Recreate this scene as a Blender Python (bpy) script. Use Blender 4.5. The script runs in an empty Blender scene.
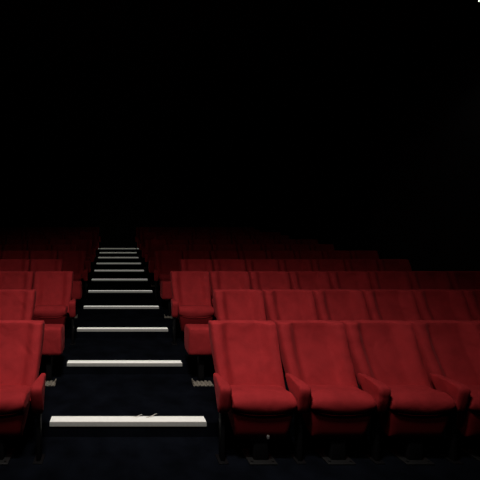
import bpy, bmesh, math, random
from mathutils import Vector
random.seed(7)
C = bpy.context.scene.collection
sc = bpy.context.scene
P = .56                      # seat pitch
F = 345.0                    # focal length in pixels (480 px frame)
CAMH = 1.607
Y1 = 2.829                   # depth of the first row's back tops
ROW = 1.014                  # row spacing
RISE = .117                  # rise of each tier
NR = 11

# ------------------------------------------------------------------ materials
def mat(name, col, rough=.8, spec=.3, metal=0, emis=None, estr=0, noise=None, bump=None, sheen=0, crease=0):
    m = bpy.data.materials.new(name); m.use_nodes = True
    nt = m.node_tree; b = nt.nodes['Principled BSDF']; L = nt.links.new
    b.inputs['Base Color'].default_value = (*col, 1)
    b.inputs['Roughness'].default_value = rough
    b.inputs['Specular IOR Level'].default_value = spec
    b.inputs['Metallic'].default_value = metal
    if sheen:
        b.inputs['Sheen Weight'].default_value = sheen
        b.inputs['Sheen Roughness'].default_value = .4
        b.inputs['Sheen Tint'].default_value = (.9, .25, .28, 1)
    if emis:
        b.inputs['Emission Color'].default_value = (*emis, 1)
        b.inputs['Emission Strength'].default_value = estr
    tc = nt.nodes.new('ShaderNodeTexCoord')
    oi = nt.nodes.new('ShaderNodeObjectInfo')
    ad = nt.nodes.new('ShaderNodeVectorMath'); ad.operation = 'ADD'
    sp = nt.nodes.new('ShaderNodeVectorMath'); sp.operation = 'SCALE'
    sp.inputs[0].default_value = (13.1, 7.7, 5.3)
    L(oi.outputs['Random'], sp.inputs['Scale'])
    L(tc.outputs['Object'], ad.inputs[0]); L(sp.outputs[0], ad.inputs[1])
    if noise:
        sca, lo, hi = noise
        n = nt.nodes.new('ShaderNodeTexNoise'); n.inputs['Scale'].default_value = sca; n.inputs['Detail'].default_value = 4
        r = nt.nodes.new('ShaderNodeMapRange'); r.inputs['From Min'].default_value = .3; r.inputs['From Max'].default_value = .7
        r.inputs['To Min'].default_value = lo; r.inputs['To Max'].default_value = hi
        mx = nt.nodes.new('ShaderNodeVectorMath'); mx.operation = 'SCALE'
        mx.inputs[0].default_value = col
        L(ad.outputs[0], n.inputs['Vector']); L(n.outputs['Fac'], r.inputs['Value'])
        L(r.outputs['Result'], mx.inputs['Scale']); L(mx.outputs[0], b.inputs['Base Color'])
    last = None
    if crease:
        n2 = nt.nodes.new('ShaderNodeTexNoise'); n2.inputs['Scale'].default_value = 4.5
        n2.inputs['Detail'].default_value = 1.5; n2.inputs['Distortion'].default_value = 1.2
        bp2 = nt.nodes.new('ShaderNodeBump'); bp2.inputs['Strength'].default_value = crease
        bp2.inputs['Distance'].default_value = .02
        L(ad.outputs[0], n2.inputs['Vector']); L(n2.outputs['Fac'], bp2.inputs['Height']); last = bp2
    if bump:
        n = nt.nodes.new('ShaderNodeTexNoise'); n.inputs['Scale'].default_value = bump[0]; n.inputs['Detail'].default_value = 3
        bp = nt.nodes.new('ShaderNodeBump'); bp.inputs['Strength'].default_value = bump[1]; bp.inputs['Distance'].default_value = .004
        L(ad.outputs[0], n.inputs['Vector']); L(n.outputs['Fac'], bp.inputs['Height'])
        if last: L(last.outputs[0], bp.inputs['Normal'])
        last = bp
    if last: L(last.outputs[0], b.inputs['Normal'])
    return m

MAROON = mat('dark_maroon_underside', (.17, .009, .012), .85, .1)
RED = mat('red_velour', (.46, .032, .038), .85, .12, noise=(9, .86, 1.1), bump=(260, .25), sheen=.12, crease=.7)
DARK = mat('black_metal', (.005, .005, .006), .6, .15)
PLATE = mat('grey_base_metal', (.007, .0075, .008), .6, .4)
TAN = mat('dull_aluminium', (.33, .31, .26), .6, .4, noise=(60, .55, 1.2))
TAG = mat('grey_tag', (.20, .20, .20), .5, .4)
CARPET = mat('black_blue_carpet', (.0040, .0052, .0085), 1, .015, noise=(5, .6, 1.4), bump=(300, .6))
WALL = mat('black_wall_cloth', (.03, .031, .031), .95, .1, noise=(2, .8, 1.2))
CEIL = mat('black_ceiling', (.006, .006, .006), .95, .05)
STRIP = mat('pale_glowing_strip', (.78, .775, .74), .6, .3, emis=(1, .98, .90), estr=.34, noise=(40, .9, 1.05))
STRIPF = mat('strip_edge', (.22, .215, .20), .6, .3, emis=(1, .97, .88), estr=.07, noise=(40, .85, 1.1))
SCRAP = mat('pale_tape', (.7, .69, .64), .7, .3)
LENS = mat('lamp_lens', (.9, .9, .9), .4, .3, emis=(1, .97, .93), estr=6)

# ------------------------------------------------------------------ mesh helpers
def obj(name, bm, m, parent=None, smooth=True):
    bmesh.ops.remove_doubles(bm, verts=bm.verts, dist=1e-5)
    bmesh.ops.recalc_face_normals(bm, faces=bm.faces)
    me = bpy.data.meshes.new(name); bm.to_mesh(me); bm.free()
    for mm in (m if isinstance(m, (list, tuple)) else [m]): me.materials.append(mm)
    if smooth:
        for p in me.polygons: p.use_smooth = True
        me.set_sharp_from_angle(angle=math.radians(42))
    o = bpy.data.objects.new(name, me); C.objects.link(o)
    if parent: o.parent = parent
    return o

def empty(name, loc):
    o = bpy.data.objects.new(name, None); o.location = loc; o.empty_display_size = .1
    C.objects.link(o); return o

def tag(o, label, cat, group=None):
    o['label'] = label; o['category'] = cat
    if group: o['group'] = group
    return o

def loft(sections, bm=None):
    """sections: equal-length closed rings; ends capped with fans"""
    bm = bm or bmesh.new()
    R = [[bm.verts.new(p) for p in s] for s in sections]
    n = len(sections[0])
    for a, b in zip(R, R[1:]):
        for i in range(n):
            j = (i + 1) % n
            try: bm.faces.new((a[i], a[j], b[j], b[i]))
            except ValueError: pass
    for r in (R[0], R[-1]):
        c = bm.verts.new(sum((v.co for v in r), Vector()) / n)
        for i in range(n):
            try: bm.faces.new((r[i], r[(i + 1) % n], c))
            except ValueError: pass
    return bm

def box(bm, x0, x1, y0, y1, z0, z1, bev=0, mi=0):
    v = [bm.verts.new((x, y, z)) for x in (x0, x1) for y in (y0, y1) for z in (z0, z1)]
    fs = []
    for q in ((0,1,3,2), (4,6,7,5), (0,4,5,1), (2,3,7,6), (0,2,6,4), (1,5,7,3)):
        f = bm.faces.new([v[i] for i in q]); f.material_index = mi; fs.append(f)
    if bev:
        es = list({e for f in fs for e in f.edges})
        bmesh.ops.bevel(bm, geom=es, offset=bev, segments=3, affect='EDGES', profile=.5)
    return bm

def smooth_poly(pts, sub=5):
    """Catmull-Rom through closed control points"""
    n = len(pts); out = []
    for i in range(n):
        p0, p1, p2, p3 = (Vector(pts[(i + k - 1) % n]) for k in range(4))
        for s in range(sub):
            t = s / sub
            out.append(.5 * ((2*p1) + (-p0+p2)*t + (2*p0-5*p1+4*p2-p3)*t*t + (-p0+3*p1-3*p2+p3)*t**3))
    return out

def sstep(a, b, x):
    t = max(0, min(1, (x - a) / (b - a))); return t*t*(3 - 2*t)

def us(n, edge=.9, ne=6):
    """samples over -1..1, denser at the rounded ends"""
    mid = [-edge + 2*edge*i/n for i in range(n + 1)]
    tip = [edge + (1-edge)*math.sin(math.pi/2*(i+1)/ne) for i in range(ne)]
    return [-t for t in reversed(tip)] + mid + tip

def rnd(u, edge):
    a = abs(u)
    if a <= edge: return 1.
    return math.sqrt(max(0, 1 - ((a - edge)/(1 - edge))**2))

# ------------------------------------------------------------------ seat parts (front faces -y, origin on floor under the back's top edge)
ZT, ZB = .912, .40
def rec(t):                   # strong recline low down, nearly upright headrest
    t = max(0, min(1, t)); return 1 - (1 - t)**1.6
def back_mesh():
    secs = []
    n = 20
    for u in us(26, .93, 6):
        k = rnd(u, .93); a = abs(u)
        wing = .078 * sstep(.44, .80, a) - .010 * sstep(.86, 1, a)
        fr, bk = [], []
        for i in range(n + 1):
            t = i / n
            z = ZB + (ZT - ZB) * t
            yf = -.195 + .245 * rec(t)
            lum = -.010 * math.exp(-((t - .40) / .26)**2) * (1 - sstep(.35, .62, a))
            w = wing * (.55 + .45 * sstep(.0, .45, t)) * (1 - .30 * sstep(.82, 1, t))
            fr.append((yf - w + lum, z))
            bk.append((yf + .075 - .02 * math.sin(math.pi * t), z))
        # rounded top
        yf, yb = fr[-1][0], bk[-1][0]
        m = (yf + yb) / 2; h = (yb - yf) / 2
        top = [(m - h*math.cos(math.pi*j/8), ZT + .016*math.sin(math.pi*j/8)) for j in range(1, 8)]
        ring = fr + top + bk[::-1]
        out = []
        for y, z in ring:
            t = (z - ZB) / (ZT - ZB)
            w = (.452 + .032 * sstep(0, .9, t)) * P
            mid = -.195 + .245 * rec(t) + .03 - wing * .4
            yy = mid + (y - mid) * (.35 + .65 * k)
            zz = z - .018 * (1 - k) * sstep(.8, 1, t)
            out.append((u * w, yy, zz))
        secs.append(out)
    return loft(secs)

def cushion_mesh():
    secs = []
    for u in us(24, .87, 7):
        k = rnd(u, .87); a = abs(u)
        sag = .034 * (1 - a**2.4)           # the smile-shaped lower edge
        crown = .012 * (1 - a*a)
        ctrl = [(-.150, .480), (-.25, .490 + crown), (-.32, .502 + crown*.6), (-.360, .496 + crown*.3), (-.398, .472),
                (-.406, .436 - sag*.45), (-.380, .396 - sag), (-.32, .395 - sag*.6), (-.15, .41)]
        cy, cz = -.32, .445
        pts = smooth_poly(ctrl, 4)
        out = []
        for y, z in pts:
            yy = cy + (y - cy) * (.86 + .14*k); zz = cz + (z - cz) * (.55 + .45*k)
            wid = .228 * (1 - .05 * sstep(-.36, -.47, y) if True else 1)
            out.append((u * wid, yy, zz))
        secs.append(out)
    return loft(secs)

def piping_mesh():
    secs = []
    for i in range(25):
        u = -.95 + 1.9*i/24; a = abs(u)
        z = .396 - .034*(1 - a**2.4); y = -.3825 + .03*sstep(.8, 1, a)
        secs.append([(u*.222, y + .0045*math.cos(q*math.pi/3), z + .0045*math.sin(q*math.pi/3)) for q in range(6)])
    return loft(secs)

def shell_mesh():
    secs = []
    for u in us(16, .8, 5):
        k = rnd(u, .8)
        ctrl = [(-.17, .405), (-.28, .40), (-.362, .405), (-.376, .365), (-.365, .27), (-.345, .19), (-.30, .16), (-.22, .22), (-.17, .33)]
        out = []
        for y, z in smooth_poly(ctrl, 3):
            t = sstep(.15, .42, z)
            yy = -.28 + (y + .28) * (.8 + .2*k)
            out.append((u * (.188 + .03*t), yy, .3 + (z - .3) * (.86 + .14*k)))
        secs.append(out)
    return loft(secs)

def arm_mesh():
    ctrl = [(-.160, .576), (-.28, .582), (-.36, .580), (-.398, .572), (-.414, .545), (-.402, .48), (-.380, .40),
            (-.355, .362), (-.33, .366), (-.27, .40), (-.19, .48), (-.150, .535), (-.140, .562)]
    base = smooth_poly(ctrl, 4); secs = []
    cy, cz = -.315, .49
    for v in us(6, .30, 8):
        k = rnd(v, .30)
        out = []
        for y, z in base:
            w = .022 + .020 * sstep(-.16, -.40, y)
            yy = cy + (y - cy) * (.82 + .18*k); zz = cz + (z - cz) * (.85 + .15*k)
            out.append((v * w, yy, zz))
        secs.append(out)
    return loft(secs)

def end_block_mesh(x0, x1):
    secs = []
    c = (x0 + x1)/2; hw = (x1 - x0)/2
    ctrl = [(-.10, .624), (-.20, .632), (-.262, .626), (-.283, .602), (-.285, .52), (-.280, .40), (-.262, .345), (-.20, .335), (-.10, .34), (-.03, .36), (-.01, .48), (-.03, .60)]
    base = smooth_poly(ctrl, 4)
    for v in us(12, .80, 7):
        k = rnd(v, .80)
        secs.append([(c + v*hw, -.15 + (y + .15)*(.80 + .20*k), .43 + (z - .48)*(.86 + .14*k)) for y, z in base])
    return loft(secs)

def cyl(bm, x, y, z0, z1, r, n=16):
    secs = [[(x + r*math.cos(2*math.pi*i/n), y + r*math.sin(2*math.pi*i/n), z) for i in range(n)] for z in (z0, z1)]
    return loft(secs, bm)

def make_seat():
    t = empty('cinema_seat', (0, 0, -50))
    obj('backrest', back_mesh(), RED, t)
    cu = obj('seat_cushion', cushion_mesh(), RED, t)
    obj('piping', piping_mesh(), RED, cu)
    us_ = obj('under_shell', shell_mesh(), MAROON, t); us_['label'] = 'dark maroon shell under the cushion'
    b = bmesh.new(); box(b, -.055, .055, -.33, -.23, .008, .21, .012); box(b, -.04, .04, -.30, -.16, .20, .43, .01)
    obj('pedestal', b, DARK, t)
    b = bmesh.new(); box(b, -.10, .10, -.37, -.19, 0, .012, .003)
    for sx in (-.075, .075):
        for sy in (-.345, -.215): cyl(b, sx, sy, .012, .020, .009, 8)
    obj('base_plate', b, PLATE, t)
    return t
def make_arm():
    a = obj('armrest', arm_mesh(), RED)
    b = bmesh.new(); box(b, -.014, .014, -.335, -.275, 0, .39, .004); box(b, -.035, .035, -.36, -.25, 0, .008, .002)
    s = obj('arm_post', b, DARK, a)
    return a

proto = make_seat(); proto_arm = make_arm()
pchildren = list(proto.children)
used = [False]
def copy_arm(parent, x):
    c = proto_arm.copy(); C.objects.link(c); c.parent = parent; c.location = (x, 0, 0)
    for ch in proto_arm.children:
        d = ch.copy(); C.objects.link(d); d.parent = c
    return c
def place_seat(x, y, z, label, group):
    r = proto.copy(); C.objects.link(r); r.location = (x, y, z)
    for ch in pchildren:
        c = ch.copy(); C.objects.link(c); c.parent = r
        for g in ch.children:
            d = g.copy(); C.objects.link(d); d.parent = c
    tag(r, label, 'seat', group)
    return r

ORD = ['', 'first', 'second', 'third', 'fourth', 'fifth', 'sixth', 'seventh', 'eighth', 'ninth', 'tenth', 'eleventh', 'twelfth']
def px(X, dist): return 115 + X * P * F / dist if False else 115 + X * F / dist

for r in range(1, NR + 1):
    Y = Y1 + (r-1)*ROW; Z = (r-1)*RISE
    odd = r % 2 == 1
    rowname = 'front' if r == 1 else ('back' if r == NR else ORD[r])
    for side in (1, -1):
        start = (1.395 if odd else 1.975) if side > 0 else (1.045 if odd else 1.585)
        nmax = 8 if (side < 0 or odd) else 7
        sname = 'right' if side > 0 else 'left'
        for k in range(nmax):
            xc = side * (start + k + .5) * P
            inner = abs(xc) - P/2
            # keep what the frame shows, and one more
            lim = (365/F if side > 0 else 115/F) * (Y + .05)
            if inner > lim + P*(1.0 if side > 0 else 1.0): break
            nm = ORD[k+1]
            if k == 0:
                lab = f'red cinema seat at the aisle end of the {rowname} row, {sname} of the steps'
            else:
                lab = f'red cinema seat in the {rowname} row, {nm} seat to the {sname} of the steps'
            s = place_seat(xc, Y, Z, lab, 'red cinema seats in rising rows')
            copy_arm(s, -side*(P/2 + (.03 if (k == 0 and odd and side < 0) else 0)))
            last = (k == nmax-1)
            if last: copy_arm(s, side*P/2)
            if r == 1 and side == 1 and k == 0:
                b = bmesh.new(); secs = []
                box(b, .028, .044, -.362, -.349, .182, .206, .002)
                o = obj('number_tag', b, TAG, s); o['label'] = 'small grey tag under the seat'
            if r == 3 and side == 1 and k == 1:  # tan piece put in for the highlight at the armrest's rear tip
                b = bmesh.new(); box(b, -P/2-.016, -P/2+.016, -.215, -.195, .578, .590, .002)
                o = obj('arm_glint', b, TAN, s); o['label'] = 'small tan piece for the glint behind the armrest'
        if not odd:
            x0, x1 = ((1.33*P, 1.868*P) if side > 0 else (-1.478*P, -.955*P))
            e = empty('padded_end_block', ((x0+x1)/2 + .02*side, Y, Z)); h = (x1-x0)/2
            obj('padded_body', end_block_mesh(-h, h), RED, e)
            b = bmesh.new(); box(b, -.03, .03, -.19, -.13, .006, .31, .006); obj('support_post', b, DARK, e)
            b = bmesh.new()
            # flat foot plate with ribs and an upturned lip at the aisle end
            o_ = -side
            xa, xb = (-.75*h, .60*h) if side > 0 else (-.55*h, .60*h)
            box(b, xa, xb, -.335, -.23, 0, .008, .002)
            for q in range(5):
                xx = xa + (xb-xa)*(q+.5)/5
                box(b, xx-.012, xx+.012, -.338, -.228, .006, .016 + .003*(q % 2), .002)
            xe = xa if side > 0 else xb
            box(b, xe-.004, xe+.004, -.31, -.25, .0, .048, .002)
            p_ = obj('foot_plate', b, TAN, e); p_['label'] = 'dull pale metal foot plate'
            tag(e, f'low red padded end block without a backrest, {rowname} row, {sname} side of the steps', 'end block', 'padded blocks at the aisle ends')
for o in [g for ch in pchildren for g in ch.children] + [proto] + pchildren + [proto_arm] + list(proto_arm.children):
    bpy.data.objects.remove(o, do_unlink=True)

# ------------------------------------------------------------------ aisle step strips
def riserY(i): return 2.815 + (i-1)*ROW
for i in range(1, NR + 1):
    y = riserY(i); z = i*RISE
    xl, xr = (-.533, .746) if i < NR else (-.68, .90)
    b = bmesh.new()
    box(b, 0, xr-xl, .004, .092, 0, .006, .0015, 0)
    for q in range(5): box(b, .004, xr-xl-.004, .012+q*.016, .018+q*.016, .005, .0075, 0, 0)
    o = empty('step_strip', (xl, y, z))
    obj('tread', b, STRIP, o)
    b = bmesh.new(); box(b, 0, xr-xl, -.008, .004, -.028, .006, .002)
    f = obj('edge_profile', b, STRIPF, o); f['label'] = 'darker grey front lip'
    w = {1: 'pale strip on the lowest and nearest aisle step edge',
         NR: 'wide dim strip on the topmost aisle step edge at the landing'}.get(i, f'pale strip on the {ORD[i]} aisle step edge from the bottom')
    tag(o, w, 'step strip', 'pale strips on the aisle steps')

def scrap(x, y, z, pts, label):
    b = bmesh.new(); secs = []
    for (dx, dy, dz, w) in pts:
        secs.append([(dx, dy - w, dz), (dx, dy, dz + .0025), (dx, dy + w, dz), (dx, dy, dz - .001)])
    loft(secs, b); o = obj('tape_scrap', b, SCRAP); o.location = (x, y, z)
    tag(o, label, 'scrap', 'torn scraps on the lowest step')
zs = RISE + .0105
scrap(.150, 2.885, zs, [(0,-.004,0,.001), (.02,.0,.001,.006), (.045,.004,.006,.006), (.062,.010,.012,.004), (.078,.012,.014,.002)], 'small torn pale scrap on the lowest step strip, nearer its middle')
scrap(.258, 2.885, zs, [(0,-.01,0,.001), (.02,-.006,.002,.009), (.05,.0,.007,.009), (.07,.008,.014,.006), (.086,.012,.022,.004), (.097,.008,.018,.001)], 'torn pale scrap curling up from the lowest step strip, right of the other scrap')

# ------------------------------------------------------------------ the room
XL, XR = -5.60, 9.62*P
YB = riserY(NR) + 1.9
CZ = 4.6
b = bmesh.new()
prof = [(-1.6, 0)]
for i in range(1, NR+1): prof += [(riserY(i), (i-1)*RISE), (riserY(i), i*RISE)]
prof += [(YB+.1, NR*RISE), (YB+.1, -.3), (-1.6, -.3)]
secs = [[(x, y, z) for y, z in prof] for x in (XL-.2, XR+1.0)]
R0 = [b.verts.new(p) for p in secs[0]]; R1 = [b.verts.new(p) for p in secs[1]]
n = len(R0)
for i in range(n): b.faces.new((R0[i], R0[(i+1) % n], R1[(i+1) % n], R1[i]))
b.faces.new(R0); b.faces.new(R1)
def struct(name, bm, m):
    o = obj(name, bm, m, smooth=False); o['kind'] = 'structure'; return o
struct('floor', b, CARPET)
b = bmesh.new(); box(b, XL-.2, XR+1.0, -1.7, YB+.1, CZ, CZ+.15); struct('ceiling', b, CEIL)
b = bmesh.new(); box(b, XL-.2, XR+1.0, YB, YB+.15, -.3, CZ); struct('wall_back', b, WALL)
b = bmesh.new(); box(b, XL-.15, XL, -1.6, YB, -.3, CZ); struct('wall_left', b, WALL)
b = bmesh.new(); box(b, XL-.2, XR+1.0, -1.75, -1.6, -.3, CZ); struct('wall_front', b, WALL)
# right wall: a nearer thickened section, then a recess beyond it
b = bmesh.new(); box(b, XR, XR+.15, -1.6, 7.25, -.3, CZ); box(b, XR+.13, XR+.75, 7.1, 7.25, -.3, CZ)
box(b, XR+.6, XR+.75, 7.2, YB, -.3, CZ)
struct('wall_right', b, WALL)

# ------------------------------------------------------------------ ceiling downlights (one in the corner of the frame, aimed spots and an added fill above out of frame)
def downlight(x, y, label, energy, size=math.radians(100), target=None, col=(1, .9, .82), rad=.10, show=LENS, blend=1.0):
    t = empty('ceiling_downlight', (x, y, CZ))
    b = bmesh.new(); N = 24
    prof_ = [(.085, 0), (.085, -.012), (.062, -.018), (.055, -.010), (.055, 0)]
    rings = [[b.verts.new((r_*math.cos(2*math.pi*i/N), r_*math.sin(2*math.pi*i/N), z_)) for i in range(N)] for r_, z_ in prof_]
    for a, c in zip(rings, rings[1:]):
        for i in range(N): b.faces.new((a[i], a[(i+1) % N], c[(i+1) % N], c[i]))
    obj('trim_ring', b, DARK, t)
    b = bmesh.new(); cyl(b, 0, 0, -.009, -.002, .054, 24)
    obj('lens', b, show, t)
    tag(t, label, 'ceiling light')
    if energy:
        l = bpy.data.lights.new('downlight_lamp', 'SPOT'); l.energy = energy; l.spot_size = size; l.spot_blend = blend
        l.color = col; l.shadow_soft_size = rad
        o = bpy.data.objects.new('downlight_lamp', l); C.objects.link(o); o.location = (x, y, CZ-.05)
        tg = Vector(target or (x, y, 0)); o.rotation_euler = (tg - o.location).to_track_quat('-Z', 'Y').to_euler()
    return t
yl = (CZ - .01 - CAMH) / 239.0 * F
xl_ = 364.0 * yl / F
downlight(xl_ + .028, yl - .042, 'small bright ceiling lamp in the far upper right corner', 6, target=(XR, yl+.9, 1.3), col=(1,.95,.9))
# house spots above the aisle, out of frame, washing the first rows
LX, LY = -.1, 1.2
def aim(x, el, dist=4.): return (x, LY + dist*math.cos(math.radians(el)), CZ-.05 - dist*math.sin(math.radians(el)))
downlight(LX, LY, 'ceiling spot lamp aimed straight along the aisle, middle of three', 228, math.radians(62), aim(.35, 60), rad=.16, blend=1)
downlight(LX+.3, LY, 'ceiling spot lamp aimed over the right seats, right of three', 250, math.radians(62), aim(1.5, 60, 4.2), rad=.16, blend=1)
downlight(LX-.3, LY, 'ceiling spot lamp aimed over the left seats, left of three', 250, math.radians(64), aim(-1.3, 58), rad=.16, blend=1)
downlight(LX, LY-.8, 'added wide fill lamp behind the three aimed spot lamps', 60, math.radians(94), (.5, 4.0, 1), rad=.14, blend=1)  # added fill, unseen, wide cone to lift the rows farther back

# ------------------------------------------------------------------ camera, world, view
cd = bpy.data.cameras.new('camera'); cam = bpy.data.objects.new('camera', cd); C.objects.link(cam)
cd.sensor_width = 36; cd.sensor_fit = 'HORIZONTAL'; cd.lens = 36 * F / 480
cd.shift_x = (240 - 115) / 480
cam.location = (0, 0, CAMH); cam.rotation_euler = (math.pi/2, 0, 0)
cd.clip_start = .02; cd.clip_end = 100
sc.camera = cam
w = bpy.data.worlds.new('world'); sc.world = w; w.use_nodes = True
w.node_tree.nodes['Background'].inputs[0].default_value = (.0, .0, .0, 1)
sc.view_settings.view_transform = 'Standard'; sc.view_settings.look = 'None'
sc.view_settings.exposure = 0; sc.view_settings.gamma = 1
